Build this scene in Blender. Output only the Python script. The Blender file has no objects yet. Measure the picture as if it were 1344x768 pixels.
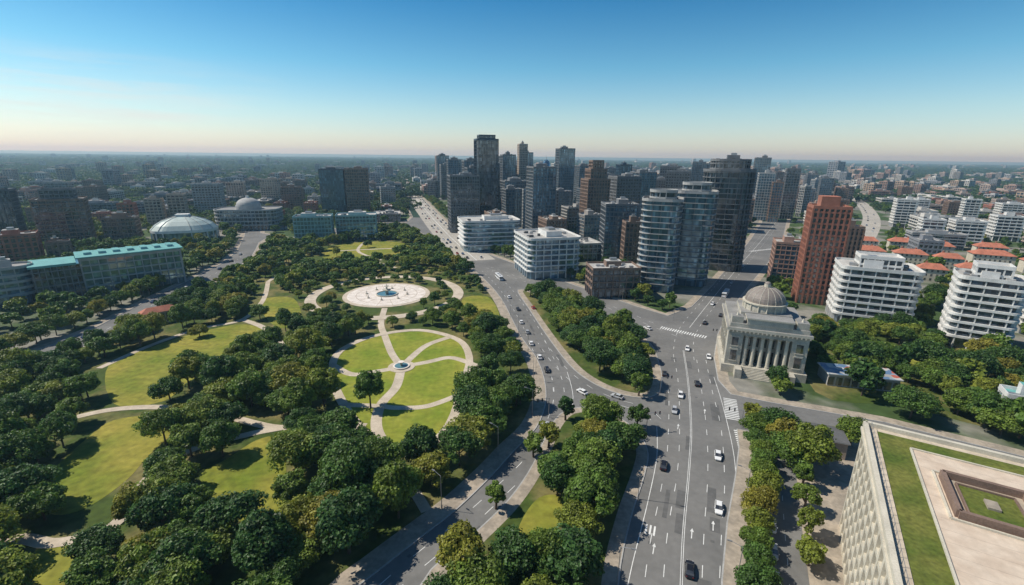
import bpy, math, random
import numpy as np
from mathutils import Vector, Matrix
from mathutils.geometry import tessellate_polygon
random.seed(7); np.random.seed(7)
D=bpy.data; S=bpy.context.scene
H=80.0; F=616.0; PITCH=math.radians(16.3); ROLL=math.radians(0.68)
# ---------------- camera
cam=D.objects.new("camera",D.cameras.new("camera")); S.collection.objects.link(cam); S.camera=cam
cam.data.sensor_width=36; cam.data.lens=F/1344*36; cam.data.clip_start=0.5; cam.data.clip_end=90000
RM=(Matrix.Rotation(math.pi/2-PITCH,3,'X') @ Matrix.Rotation(ROLL,3,'Z'))
cam.matrix_world=Matrix.Translation((0,0,H)) @ RM.to_4x4()
# survey: plan position of a point measured on the photo (height h above ground)
def P(u,v,h=0.0):
    d=RM@Vector(((u-672)/F,(384-v)/F,-1.0)); t=(h-H)/d.z
    return Vector((d.x*t,d.y*t))
def PP(l): return [P(*p) for p in l]
def smooth(pts,closed=False,n=6):
    out=[];m=len(pts)
    rng=range(m if closed else m-1)
    for i in rng:
        if closed: p0,p1,p2,p3=pts[(i-1)%m],pts[i],pts[(i+1)%m],pts[(i+2)%m]
        else: p0,p1,p2,p3=pts[max(i-1,0)],pts[i],pts[i+1],pts[min(i+2,m-1)]
        for k in range(n):
            t=k/n
            out.append(0.5*((2*p1)+(p2-p0)*t+(2*p0-5*p1+4*p2-p3)*t*t+(3*p1-p0-3*p2+p3)*t**3))
    if not closed: out.append(pts[-1])
    return out
def inpoly(p,poly):
    c=False;j=len(poly)-1;x,y=p[0],p[1]
    for i in range(len(poly)):
        a=poly[i];b=poly[j]
        if (a[1]>y)!=(b[1]>y) and x<(b[0]-a[0])*(y-a[1])/(b[1]-a[1])+a[0]: c=not c
        j=i
    return c
def dline(p,pts,closed=False):
    best=1e9;n=len(pts)
    for i in range(n if closed else n-1):
        a=pts[i];b=pts[(i+1)%n];dx=b[0]-a[0];dy=b[1]-a[1];L=dx*dx+dy*dy or 1e-9
        t=max(0,min(1,((p[0]-a[0])*dx+(p[1]-a[1])*dy)/L))
        d=(p[0]-a[0]-t*dx)**2+(p[1]-a[1]-t*dy)**2
        if d<best: best=d
    return math.sqrt(best)
# ---------------- materials
def newmat(name):
    m=D.materials.new(name); m.use_nodes=True
    return m,m.node_tree.nodes,m.node_tree.links,m.node_tree.nodes["Principled BSDF"]
def ramp(N,stops,interp='LINEAR'):
    r=N.new("ShaderNodeValToRGB"); e=r.color_ramp.elements; r.color_ramp.interpolation=interp
    while len(e)<len(stops): e.new(0.5)
    for el,(p,c) in zip(e,stops): el.position=p; el.color=(*c,1)
    return r
def mat(name,col,rough=0.8,sc=0.3,amt=0.3,metal=0.0,sc2=4.0,objrand=0.0,spec=0.5,hues=None):
    m,N,L,b=newmat(name)
    n1=N.new("ShaderNodeTexNoise"); n1.inputs["Scale"].default_value=sc; n1.inputs["Detail"].default_value=5
    n2=N.new("ShaderNodeTexNoise"); n2.inputs["Scale"].default_value=sc2; n2.inputs["Detail"].default_value=3
    g=N.new("ShaderNodeNewGeometry")
    L.new(g.outputs["Position"],n1.inputs["Vector"]);L.new(g.outputs["Position"],n2.inputs["Vector"])
    ad=N.new("ShaderNodeMath");ad.operation='ADD';L.new(n1.outputs[0],ad.inputs[0]);L.new(n2.outputs[0],ad.inputs[1])
    mr=N.new("ShaderNodeMapRange");mr.inputs["From Min"].default_value=0.7;mr.inputs["From Max"].default_value=1.3
    mr.inputs["To Min"].default_value=1-amt;mr.inputs["To Max"].default_value=1+amt
    L.new(ad.outputs[0],mr.inputs["Value"])
    val=mr.outputs[0]
    if objrand>0:
        oi=N.new("ShaderNodeObjectInfo");m2=N.new("ShaderNodeMapRange")
        m2.inputs["To Min"].default_value=1-objrand;m2.inputs["To Max"].default_value=1+objrand
        L.new(oi.outputs["Random"],m2.inputs["Value"])
        mu=N.new("ShaderNodeMath");mu.operation='MULTIPLY';L.new(val,mu.inputs[0]);L.new(m2.outputs[0],mu.inputs[1]);val=mu.outputs[0]
    vm=N.new("ShaderNodeVectorMath");vm.operation='SCALE';vm.inputs[0].default_value=col
    if hues:
        oi=N.new("ShaderNodeObjectInfo");hr=ramp(N,[(i/len(hues),c) for i,c in enumerate(hues)],'CONSTANT')
        L.new(oi.outputs["Random"],hr.inputs[0]);L.new(hr.outputs[0],vm.inputs[0])
    L.new(val,vm.inputs["Scale"]);L.new(vm.outputs[0],b.inputs["Base Color"])
    b.inputs["Roughness"].default_value=rough;b.inputs["Metallic"].default_value=metal
    b.inputs["Specular IOR Level"].default_value=spec
    return m
def glassmat(name,c1,c2,rough=0.08,cell=(1.6,1.6,3.5),metal=.5):
    m,N,L,b=newmat(name)
    tc=N.new("ShaderNodeTexCoord")
    sn=N.new("ShaderNodeVectorMath");sn.operation='SNAP';sn.inputs[1].default_value=cell
    wn=N.new("ShaderNodeTexWhiteNoise");wn.noise_dimensions='3D'
    L.new(tc.outputs["Object"],sn.inputs[0]);L.new(sn.outputs[0],wn.inputs["Vector"])
    mid=tuple((a*0.6+b_*0.4) for a,b_ in zip(c1,c2))
    r=ramp(N,[(0,c1),(0.5,mid),(0.85,c2),(1,tuple(min(1,x*1.6) for x in c2))])
    L.new(wn.outputs["Value"],r.inputs[0]);L.new(r.outputs[0],b.inputs["Base Color"])
    b.inputs["Metallic"].default_value=metal
    b.inputs["Roughness"].default_value=rough;b.inputs["Specular IOR Level"].default_value=0.9;b.inputs["IOR"].default_value=1.7
    return m
def leafmat(name,stops):
    m,N,L,b=newmat(name)
    oi=N.new("ShaderNodeObjectInfo")
    r=ramp(N,stops);L.new(oi.outputs["Random"],r.inputs[0])
    at=N.new("ShaderNodeAttribute");at.attribute_name="tint"
    mr=N.new("ShaderNodeMapRange");mr.inputs["To Min"].default_value=0.45;mr.inputs["To Max"].default_value=1.55
    L.new(at.outputs["Fac"],mr.inputs["Value"])
    vm=N.new("ShaderNodeVectorMath");vm.operation='SCALE';L.new(r.outputs[0],vm.inputs[0]);L.new(mr.outputs[0],vm.inputs["Scale"])
    L.new(vm.outputs[0],b.inputs["Base Color"]);b.inputs["Roughness"].default_value=0.5;b.inputs["Specular IOR Level"].default_value=0.35
    tr=N.new("ShaderNodeBsdfTranslucent");L.new(vm.outputs[0],tr.inputs["Color"])
    mx=N.new("ShaderNodeMixShader");mx.inputs[0].default_value=0.35
    L.new(b.outputs[0],mx.inputs[1]);L.new(tr.outputs[0],mx.inputs[2])
    L.new(mx.outputs[0],N["Material Output"].inputs["Surface"])
    return m
def mixmat(name,c1,c2,scale,lo=0.45,hi=0.55,s3=1.5,rough=0.9,detail=6,amp=.25):
    m,N,L,b=newmat(name)
    g=N.new("ShaderNodeNewGeometry")
    n=N.new("ShaderNodeTexNoise");n.inputs["Scale"].default_value=scale;n.inputs["Detail"].default_value=detail
    L.new(g.outputs["Position"],n.inputs["Vector"])
    r=ramp(N,[(lo,c1),(hi,c2)]);L.new(n.outputs[0],r.inputs[0])
    n2=N.new("ShaderNodeTexNoise");n2.inputs["Scale"].default_value=s3;n2.inputs["Detail"].default_value=4
    L.new(g.outputs["Position"],n2.inputs["Vector"])
    mr=N.new("ShaderNodeMapRange");mr.inputs["From Min"].default_value=.3;mr.inputs["From Max"].default_value=.7
    mr.inputs["To Min"].default_value=1-amp;mr.inputs["To Max"].default_value=1+amp;L.new(n2.outputs[0],mr.inputs["Value"])
    vm=N.new("ShaderNodeVectorMath");vm.operation='SCALE';L.new(r.outputs[0],vm.inputs[0]);L.new(mr.outputs[0],vm.inputs["Scale"])
    L.new(vm.outputs[0],b.inputs["Base Color"]);b.inputs["Roughness"].default_value=rough;b.inputs["Specular IOR Level"].default_value=0.2
    return m
M={}
M['asphalt']=mixmat("asphalt",(.145,.143,.137),(.195,.19,.18),.05,.36,.64,s3=.6,rough=.85,amp=.09)
M['asphalt2']=mixmat("worn_asphalt",(.36,.335,.29),(.42,.39,.34),.05,.38,.62,s3=.8,amp=.1)
M['patch']=mixmat("asphalt_patch",(.11,.11,.107),(.13,.128,.125),.3,s3=1,amp=.1)
M['paint']=mat("road_paint",(.70,.70,.67),.6,amt=.25)
M['side']=mixmat("sidewalk_paving",(.29,.25,.20),(.39,.33,.26),.25,.4,.6,s3=1.0,amp=.12)
M['path']=mixmat("path_gravel",(.46,.39,.30),(.56,.48,.38),.2,.4,.6,s3=2,amp=.1)
M['plaza']=mixmat("plaza_stone",(.62,.55,.48),(.74,.67,.60),.3,.4,.6,s3=2,amp=.08)
M['terrace']=mixmat("terrace_stone",(.54,.43,.33),(.62,.51,.40),.3,.4,.6,s3=1,amp=.08)
M['lawn']=mixmat("lawn_grass",(.135,.175,.018),(.29,.25,.045),.055,.33,.68,s3=.45,amp=.26)
M['lawn2']=mixmat("trimmed_lawn",(.16,.215,.022),(.27,.27,.04),.08,.35,.65,s3=.5,amp=.18)
M['lawn3']=mixmat("roof_lawn",(.075,.11,.018),(.15,.155,.035),.15,.35,.65,s3=1.5,amp=.3)
M['parkg']=mixmat("park_ground",(.055,.085,.016),(.18,.155,.06),.06,.45,.62,s3=.5)
M['block']=mixmat("city_block_ground",(.05,.085,.025),(.23,.22,.19),.02,.46,.58,s3=.2)
M['ground']=mixmat("far_ground",(.018,.045,.028),(.055,.08,.055),.0022,.48,.72,s3=.012,detail=12)
M['white']=mat("white_render",(.66,.65,.62),.7,amt=.18)
M['cream']=mat("cream_stone",(.56,.51,.41),.7,amt=.18)
M['stone']=mat("weathered_stone",(.44,.41,.34),.8,amt=.3)
M['conc']=mat("concrete",(.37,.365,.35),.8,amt=.22)
M['concd']=mat("dark_concrete",(.16,.165,.17),.8,amt=.25)
M['brown']=mat("brown_cladding",(.21,.14,.105),.75,amt=.25)
M['brick']=mat("red_brick",(.32,.13,.085),.85,amt=.25)
M['beige']=mat("beige_stone",(.42,.34,.27),.8,amt=.2)
M['navy']=mat("navy_metal_panel",(.03,.05,.075),.4,amt=.2)
M['tealr']=mat("teal_copper_roof",(.12,.34,.32),.6,amt=.25)
M['tealp']=mat("teal_panel",(.22,.38,.40),.6,amt=.2)
M['arena']=mat("arena_roof_membrane",(.40,.48,.45),.5,amt=.15)
M['domem']=mat("dome_lead_roof",(.22,.185,.16),.6,amt=.25)
M['roof']=mat("roof_gravel",(.34,.33,.31),.9,sc=.15,amt=.35,objrand=.4)
M['roofd']=mat("dark_roof",(.10,.10,.10),.9,amt=.3)
M['roofr']=mat("terracotta_roof",(.42,.15,.09),.85,amt=.35)
M['metal']=mat("galvanised_metal",(.4,.4,.4),.45,metal=.7,amt=.1)
M['wallr']=mat("painted_wall",(.42,.39,.36),.8,amt=.2,hues=[(.42,.33,.28),(.30,.20,.16),(.36,.36,.36),(.50,.47,.42),(.22,.23,.25),(.36,.22,.17),(.56,.54,.50),(.27,.25,.23),(.40,.30,.22)])
M['bark']=mat("tree_bark",(.09,.065,.045),.9,sc=3,amt=.3)
M['water']=mat("basin_water",(.10,.20,.22),.1,amt=.2)
M['gd']=glassmat("dark_glass",(.03,.045,.06),(.13,.17,.21))
M['gb']=glassmat("blue_glass",(.06,.12,.17),(.20,.34,.44))
M['gg']=glassmat("green_glass",(.09,.19,.20),(.26,.40,.40))
M['gw']=glassmat("window_glass",(.03,.035,.04),(.16,.155,.15),metal=.2)
M['leaf']=leafmat("tree_foliage",[(0,(.048,.110,.026)),(.22,(.080,.155,.028)),(.48,(.118,.198,.030)),(.74,(.160,.230,.032)),(.90,(.225,.260,.034)),(1,(.290,.255,.038))])
M['leafd']=leafmat("distant_foliage",[(0,(.038,.084,.034)),(.6,(.062,.118,.038)),(1,(.105,.155,.042))])
# ---------------- mesh builder
class MB:
    def __init__(s): s.v=[];s.f=[];s.m=[];s.ml=[]
    def mi(s,k):
        if k not in s.ml: s.ml.append(k)
        return s.ml.index(k)
    def add(s,vs,fs,k):
        o=len(s.v);s.v+=[tuple(x) for x in vs];i=s.mi(k)
        for f in fs: s.f.append(tuple(a+o for a in f));s.m.append(i)
    def box(s,x0,x1,y0,y1,z0,z1,k,top=None):
        s.prism([(x0,y0),(x1,y0),(x1,y1),(x0,y1)],z0,z1,k,top)
    def prism(s,poly,z0,z1,k,top=None,scale=1.0):
        n=len(poly);v=[(p[0],p[1],z0) for p in poly]+[(p[0]*scale,p[1]*scale,z1) for p in poly]
        s.add(v,[(i,(i+1)%n,(i+1)%n+n,i+n) for i in range(n)]+[tuple(range(n-1,-1,-1))],k)
        s.add(v[n:],[tuple(range(n))],top or k)
    def bar(s,a,b,w,z0,z1,k,top=None):
        a=Vector(a[:2]);b=Vector(b[:2]);d=(b-a).normalized();nn=Vector((-d.y,d.x))*w/2
        s.prism([a-nn,b-nn,b+nn,a+nn],z0,z1,k,top)
    def cyl(s,x,y,r,z0,z1,k,n=16,r2=None,top=None):
        r2=r if r2 is None else r2
        v=[(x+r*math.cos(2*math.pi*i/n),y+r*math.sin(2*math.pi*i/n),z0) for i in range(n)]+[(x+r2*math.cos(2*math.pi*i/n),y+r2*math.sin(2*math.pi*i/n),z1) for i in range(n)]
        s.add(v,[(i,(i+1)%n,(i+1)%n+n,i+n) for i in range(n)]+[tuple(range(n-1,-1,-1))],k)
        s.add(v[n:],[tuple(range(n))],top or k)
    def dome(s,x,y,rx,ry,z0,hz,k,n=32,m=8):
        v=[]
        for j in range(m):
            a=j/m*math.pi/2
            for i in range(n):
                t=2*math.pi*i/n;v.append((x+rx*math.cos(a)*math.cos(t),y+ry*math.cos(a)*math.sin(t),z0+hz*math.sin(a)))
        v.append((x,y,z0+hz));f=[]
        for j in range(m-1):
            for i in range(n): f.append((j*n+i,j*n+(i+1)%n,(j+1)*n+(i+1)%n,(j+1)*n+i))
        for i in range(n): f.append(((m-1)*n+i,(m-1)*n+(i+1)%n,m*n))
        s.add(v,f,k)
    def seg(s,a,b,r1,r2,k,n=6):
        a=Vector(a);b=Vector(b);d=(b-a).normalized();u=d.orthogonal().normalized();w=d.cross(u)
        v=[a+(u*math.cos(2*math.pi*i/n)+w*math.sin(2*math.pi*i/n))*r1 for i in range(n)]+[b+(u*math.cos(2*math.pi*i/n)+w*math.sin(2*math.pi*i/n))*r2 for i in range(n)]
        s.add(v,[(i,(i+1)%n,(i+1)%n+n,i+n) for i in range(n)]+[tuple(range(n,2*n))],k)
    def hip(s,w,d,z,h,k,ov=.4):
        a=w/2+ov;b=d/2+ov
        if a>b: r=[(-(a-b),0,z+h),(a-b,0,z+h)];fs=[(0,1,5,4),(2,3,4,5),(1,2,5),(3,0,4)]
        else: r=[(0,-(b-a),z+h),(0,b-a,z+h)];fs=[(0,1,4),(1,2,5,4),(2,3,5),(3,0,4,5)]
        s.add([(-a,-b,z),(a,-b,z),(a,b,z),(-a,b,z)]+r,fs+[(3,2,1,0)],k)
    def mesh(s,name):
        me=D.meshes.new(name);me.from_pydata(s.v,[],s.f)
        for k in s.ml: me.materials.append(M[k])
        me.polygons.foreach_set("material_index",s.m);me.update();return me
    def obj(s,name,loc=(0,0,0),rot=0.0): return put(name,s.mesh(name),loc,rot)
def put(name,me,loc=(0,0,0),rot=0.0,sc=1.0,coll=None):
    o=D.objects.new(name,me);o.location=loc;o.rotation_euler=(0,0,rot)
    o.scale=(sc,sc,sc) if not hasattr(sc,'__len__') else sc
    (coll or S.collection).objects.link(o);return o
def slab(name,pts,z0,z1,k,side=None,bld=None):
    mb=bld or MB();n=len(pts)
    tri=tessellate_polygon([[Vector((p[0],p[1],0)) for p in pts]])
    v=[(p[0],p[1],z1) for p in pts];fs=[]
    for t in tri:
        a,b,c=[Vector(pts[i][:2]) for i in t]
        cr=(b-a).cross(c-a);fs.append(tuple(t) if cr>0 else tuple(reversed(t)))
    mb.add(v,fs,k)
    if z1-z0>.03:
        v2=v+[(p[0],p[1],z0) for p in pts];mb.add(v2,[(i,(i+1)%n,(i+1)%n+n,i+n) for i in range(n)],side or k)
    if not bld: return mb.obj(name)
def ribbon(mb,pts,w,z0,z1,k,closed=False):
    n=len(pts);Lp=[];Rp=[]
    ws=w if hasattr(w,'__len__') else [w]*n
    for i in range(n):
        a=pts[(i-1)%n] if closed or i>0 else pts[i];b=pts[(i+1)%n] if closed or i<n-1 else pts[i]
        d=(b-a);d=d.normalized() if d.length>1e-6 else Vector((1,0));nn=Vector((-d.y,d.x))*ws[i]/2
        Lp.append(pts[i]+nn);Rp.append(pts[i]-nn)
    v=[(p.x,p.y,z1) for p in Lp]+[(p.x,p.y,z1) for p in Rp]
    rg=range(n if closed else n-1)
    fs=[(i,i+n,(i+1)%n+n,(i+1)%n) for i in rg]
    if z1-z0>.03:
        v+=[(p.x,p.y,z0) for p in Lp]+[(p.x,p.y,z0) for p in Rp]
        fs+=[(i,(i+1)%n,(i+1)%n+2*n,i+2*n) for i in rg]+[(i+n,i+3*n,(i+1)%n+3*n,(i+1)%n+n) for i in rg]
    mb.add(v,fs,k)
# ---------------- ground & blocks
G=40000
mb=MB();mb.add([(-G,-2000,-.3),(G,-2000,-.3),(G,G,-.3),(-G,G,-.3)],[(0,1,2,3)],'ground');mb.obj("ground")
mb=MB();mb.add([(-420,-30,0),(420,-30,0),(420,620,0),(-420,620,0)],[(0,1,2,3)],'asphalt');mb.obj("road_surface")
park_px=[(350,314),(395,322),(425,309),(500,301),(536,300),(570,318),(600,340),(630,366),(652,392),(666,420),(679,446),(696,470),(706,500),(706,530),(693,560),(665,588),(635,620),(590,662),(540,700),(485,742),(445,775),(400,850),(330,1050),(-300,1050),(-400,700),(-40,524),(0,502),(60,480),(125,452),(200,412),(262,380),(305,358),(335,336)]
park=smooth(PP(park_px),True,3)
isl1=smooth(PP([(683,381),(710,388),(750,402),(800,421),(845,447),(860,478),(862,506),(848,519),(815,515),(780,500),(752,478),(722,440),(698,405)]),True,4)
isl2=smooth(PP([(752,540),(790,542),(825,563),(842,590),(838,620),(818,680),(800,768),(790,1000),(500,1000),(560,775),(620,715),(675,660),(708,610),(730,560)]),True,4)
west=PP([(-900,900),(-300,600),(-40,500),(0,474),(60,454),(120,430),(190,394),(250,365),(288,346),(308,330),(318,310),(330,262),(-300,262),(-900,400)])
north=PP([(345,306),(392,314),(422,302),(500,294),(532,292),(540,285),(524,252),(514,236),(330,240),(335,262)])
ne=PP([(534,236),(552,256),(580,284),(606,310),(645,334),(690,350),(740,368),(790,385),(840,402),(875,413),(903,402),(930,375),(955,347),(982,315),(998,292),(1000,240)])
east=PP([(1035,290),(1030,315),(1012,345),(988,375),(960,413),(948,440),(944,470),(950,500),(964,516),(1010,525),(1080,537),(1160,551),(1344,596),(1600,660),(2200,560),(2300,300),(1500,250),(1040,240)])
se=PP([(955,1050),(962,768),(967,690),(976,630),(980,590),(975,568),(1010,576),(1110,582),(1344,642),(1600,740),(1900,1050)])
def kerb(mb,pl,off):
    # pale kerb stones along the outer rim of the pavement
    cx=sum((pl[i-1].x*pl[i].y-pl[i].x*pl[i-1].y) for i in range(len(pl)));sg=1 if cx>0 else -1
    n=len(pl);q=[]
    for i in range(n):
        d=(pl[(i+1)%n]-pl[i-1]).normalized();q.append(pl[i]+Vector((d.y,-d.x))*sg*off)
    ribbon(mb,q,.3,0,.182,'conc',True)
mb=MB();slab("",park,0,.15,'parkg','side',mb);ribbon(mb,park,5.0,0,.17,'side',True);kerb(mb,park,2.5);mb.obj("park_ground")
for nm,pl in (("traffic_island",isl1),("traffic_island",isl2)):
    mb=MB();slab("",pl,0,.15,'parkg','side',mb);ribbon(mb,pl,3.2,0,.17,'side',True);kerb(mb,pl,1.6);mb.obj(nm)
for nm,pl in (("city_block",west),("city_block",north),("city_block",ne),("city_block",east),("city_block",se)):
    mb=MB();slab("",pl,0,.15,'block' if pl is not se else 'side','side',mb);ribbon(mb,pl,4.0,0,.17,'side',True);kerb(mb,pl,2.0);mb.obj(nm)
# lawns
lawns=[smooth(PP(l),True,5) for l in [
 [(143,480),(200,456),(260,437),(318,426),(350,436),(348,455),(320,470),(285,485),(245,503),(215,527),(150,531)],
 [(48,645),(75,612),(110,580),(150,552),(222,545),(235,560),(196,598),(165,632),(112,668),(66,675)],
 [(262,628),(300,602),(338,578),(368,576),(376,620),(368,672),(348,694),(308,680)],
 [(608,392),(640,390),(655,412),(645,424),(612,416)],
 [(425,330),(450,321),(500,317),(534,321),(530,334),(480,342),(430,341)],
 [(20,760),(60,715),(95,722),(100,770),(70,810)],
 [(340,395),(385,392),(395,425),(360,428)]]]
garden=smooth(PP([(436,492),(446,462),(490,442),(550,434),(600,446),(616,470),(608,505),(592,555),(560,588),(520,596),(480,570),(450,530)]),True,5)
mb=MB()
for l in lawns: slab("",l,0,.19,'lawn',None,mb)
mb.obj("lawn")
mb=MB();slab("",garden,0,.195,'lawn2',None,mb);mb.obj("formal_garden_lawn")
lawn_i2=smooth(PP([(682,690),(706,655),(734,652),(742,676),(716,715),(684,722)]),True,4)
mb=MB();slab("",lawn_i2,0,.19,'lawn',None,mb);mb.obj("lawn")
mb=MB();eastl=smooth(PP([(1030,562),(1070,558),(1130,566),(1120,580),(1050,584)]),True,4);slab("",eastl,0,.2,'lawn2',None,mb)
slab("",smooth(PP([(1062,440),(1200,430),(1400,480),(1500,560),(1344,570),(1190,535),(1070,515)]),True,4),0,.19,'parkg',None,mb)
eastl2=smooth(PP([(1130,462),(1200,455),(1240,480),(1180,492)]),True,4);slab("",eastl2,0,.2,'lawn',None,mb);mb.obj("lawn")
fc=P(508,387)
paths_px=[([(527,482),(514,464),(505,441)],3),([(527,482),(560,476),(590,470),(614,476)],3),([(437,480),(462,492),(495,488),(527,482)],3),
 ([(527,482),(558,455),(590,443)],3),([(527,482),(520,508),(500,532),(494,560),(506,588),(517,612)],3.4),([(600,520),(560,534),(520,536),(500,534),(455,532)],2.6),
 ([(318,420),(345,430),(366,448),(378,480),(400,500),(437,492)],3),([(130,484),(200,453),(262,432),(318,420),(345,395),(352,370)],2.6),
 ([(-60,590),(0,575),(70,556),(150,538),(230,536),(300,548),(365,562),(420,555),(480,560)],2.8),([(185,640),(215,610),(260,588),(330,570),(372,562)],2.8),
 ([(-40,712),(30,708),(70,714),(130,700),(160,680),(185,640)],2.8),([(505,441),(500,425),(505,405)],3),([(614,476),(650,490),(690,505)],2.6),([(517,612),(540,640),(560,672)],2.6),
 ([(352,370),(380,355),(420,350),(455,345),(480,342),(520,352)],2.6),([(480,317),(470,330),(500,342)],2.6),([(440,330),(480,328),(525,326)],2.6)]
paths=[(smooth(PP(l),False,7),w) for l,w in paths_px]
ringpts=[fc+Vector((math.cos(a)*42,math.sin(a)*42)) for a in [2*math.pi*i/64 for i in range(64)]]
zz=.205
for pts,w in paths:
    mb=MB();ribbon(mb,pts,w,0,zz,'path');mb.obj("park_path");zz+=.005
mb=MB();ribbon(mb,garden,3,0,.31,'path',True);mb.obj("park_path")
mb=MB();ribbon(mb,ringpts,6,0,.315,'path',True);mb.obj("park_path")
gc=P(527,482)
mb=MB();mb.cyl(gc.x,gc.y,5.2,.15,.34,'path',24);mb.cyl(gc.x,gc.y,3.2,.34,.75,'stone',24,top='plaza');mb.cyl(gc.x,gc.y,2.6,.75,.77,'water',24);mb.cyl(gc.x,gc.y,.5,.75,2.2,'stone',10);mb.cyl(gc.x,gc.y,1.2,2.2,2.4,'plaza',14);mb.obj("garden_fountain")
# fountain plaza
mb=MB();mb.cyl(0,0,25,.15,.34,'path',56);mb.cyl(0,0,22.5,.34,.42,'plaza',56)
for r_ in (17.5,11.5):
    for i in range(48):
        a=2*math.pi*i/48;b=2*math.pi*(i+1)/48;mb.bar((r_*math.cos(a),r_*math.sin(a)),(r_*math.cos(b),r_*math.sin(b)),.35,.42,.425,'beige')
for i in range(16):
    a=2*math.pi*i/16;mb.bar((11.8*math.cos(a),11.8*math.sin(a)),(22*math.cos(a),22*math.sin(a)),.3,.42,.43,'beige')
mb.obj("fountain_plaza",(fc.x,fc.y,0))
mb=MB()
n=32
for i in range(n):
    a=2*math.pi*i/n;b=2*math.pi*(i+1)/n
    mb.bar((6*math.cos(a),6*math.sin(a)),(6*math.cos(b),6*math.sin(b)),.6,.42,1.0,'stone')
mb.cyl(0,0,5.7,.42,.75,'water',32);mb.cyl(0,0,.9,.7,3,'stone',14);mb.cyl(0,0,2.2,3,3.4,'stone',20,r2=2.6);mb.cyl(0,0,.5,3.4,5.2,'stone',12);mb.cyl(0,0,1.3,5.2,5.5,'stone',16,r2=1.5);mb.cyl(0,0,.25,5.5,7.2,'stone',8,r2=.05)
for i in range(8):
    a=2*math.pi*i/8;x,y=12*math.cos(a),12*math.sin(a);mb.cyl(x,y,.7,.42,1.0,'stone',10);mb.cyl(x,y,.25,1,2.4,'stone',8,r2=.15)
mb.obj("plaza_fountain",(fc.x,fc.y,0))
# ---------------- roads beyond sheet
av_px=[(517.5,214),(527,232),(543,256),(566,284),(592,312),(626,342)]
avenue=smooth(PP(av_px),False,8)
mb=MB();ribbon(mb,[P(515.5,208.5)]+avenue,30,0,.04,'asphalt2');mb.obj("avenue_road")
mb=MB()
hw=smooth(PP([(1060,240),(1100,252),(1126,264),(1141,280),(1143,295),(1132,315),(1118,335)]),False,6)
ribbon(mb,hw,20,0,.2,'asphalt2');mb.obj("highway_road")
hw2=smooth(PP([(330,246),(380,238),(440,226),(490,218),(514,214)]),False,6)
mb=MB();ribbon(mb,hw2,22,0,.2,'asphalt2');mb.obj("highway_road")
ss=smooth(PP([(1024,578),(1026,640),(1030,700),(1036,768),(1040,850)]),False,6)
mb=MB();ribbon(mb,ss,7,0,.18,'asphalt');mb.obj("side_street_road")
# ---------------- markings
mk=MB();Z=.012
def walk(pts,step):
    out=[];L=[0]
    for i in range(1,len(pts)): L.append(L[-1]+(pts[i]-pts[i-1]).length)
    s=0;i=1
    while s<L[-1]:
        while L[i]<s: i+=1
        t=(s-L[i-1])/max(1e-6,L[i]-L[i-1]);p=pts[i-1].lerp(pts[i],t);d=(pts[i]-pts[i-1]).normalized();out.append((p,d));s+=step
    return out
def dashes(px,dash=3.2,per=9,w=.15,off=0,z=None):
    pts=smooth(PP(px) if not isinstance(px[0],Vector) else px,False,8)
    for p,d in walk(pts,per):
        nn=Vector((-d.y,d.x));c=p+nn*off;e=d*dash/2;h=nn*w/2;zq=z or Z
        mk.add([(q.x,q.y,zq) for q in (c-e-h,c+e-h,c+e+h,c-e+h)],[(0,1,2,3)],'paint')
def line(px,w=.16,off=0,z=None):
    pts=smooth(PP(px) if not isinstance(px[0],Vector) else px,False,6)
    if off:
        q=[]
        for i,p in enumerate(pts):
            d=(pts[min(i+1,len(pts)-1)]-pts[max(i-1,0)]).normalized();q.append(p+Vector((-d.y,d.x))*off)
        pts=q
    ribbon(mk,pts,w,z or Z,(z or Z)+.002,'paint')
big=[(893,800),(897,700),(904,620),(907,560),(903,500),(897,460),(905,430),(935,392),(968,352),(1000,315),(1018,292)]
bigs=smooth(PP(big),False,8)
for o in (.2,-.2): line(big[:6],.12,o)
line([(818,800),(830,740),(850,660),(862,600),(862,560)],.16)
dashes([(842,800),(852,720),(868,640),(876,590),(878,530),(876,500)]);dashes([(868,800),(876,700),(889,620),(892,560),(890,500),(884,468)])
dashes([(920,800),(924,700),(929,620),(927,560),(919,500),(914,470)]);dashes([(943,800),(947,700),(951,630),(946,560),(934,510),(926,470)])
line([(956,800),(962,700),(966,640),(962,590),(948,530),(937,495)],.16)
dashes(bigs[38:],off=4);dashes(bigs[38:],off=-4);line(big[6:],.2)
lroad=[(640,356),(664,380),(690,418),(706,450),(722,488),(727,520),(716,556),(690,600),(650,640),(598,686),(540,732),(490,775)]
dashes(lroad[:6]);dashes(lroad,off=3.6);dashes(lroad,off=0);dashes(lroad[:7],off=-3.6);line(lroad[4:],.15,6.6)
rr=[(640,352),(690,370),(740,385),(800,405),(850,426),(885,440)]
dashes(rr);dashes(rr,off=4)
inner=[(706,450),(728,480),(760,508),(800,528),(840,540),(862,560)]
dashes(inner);dashes(inner,off=3.5)
for o in (-7.5,-3.7,3.7,7.5): dashes(avenue,per=12,dash=4,off=o,z=.055,w=.25)
line(avenue,.5,0,.055)
wr=[(-60,516),(0,488),(60,467),(123,441),(195,403),(256,372),(297,351),(322,332)]
dashes(wr);dashes(ss,z=.195,w=.12,per=7,dash=2)
def zebra(a,b,L=3.6,w=.55,per=1.15):
    a=P(*a);b=P(*b);d=(b-a);n=int(d.length/per);d.normalize();nn=Vector((-d.y,d.x))
    for i in range(n+1):
        c=a+d*i*per
        mk.add([(q.x,q.y,Z+.006) for q in (c-nn*L/2-d*w/2,c-nn*L/2+d*w/2,c+nn*L/2+d*w/2,c+nn*L/2-d*w/2)],[(0,1,2,3)],'paint')
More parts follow.
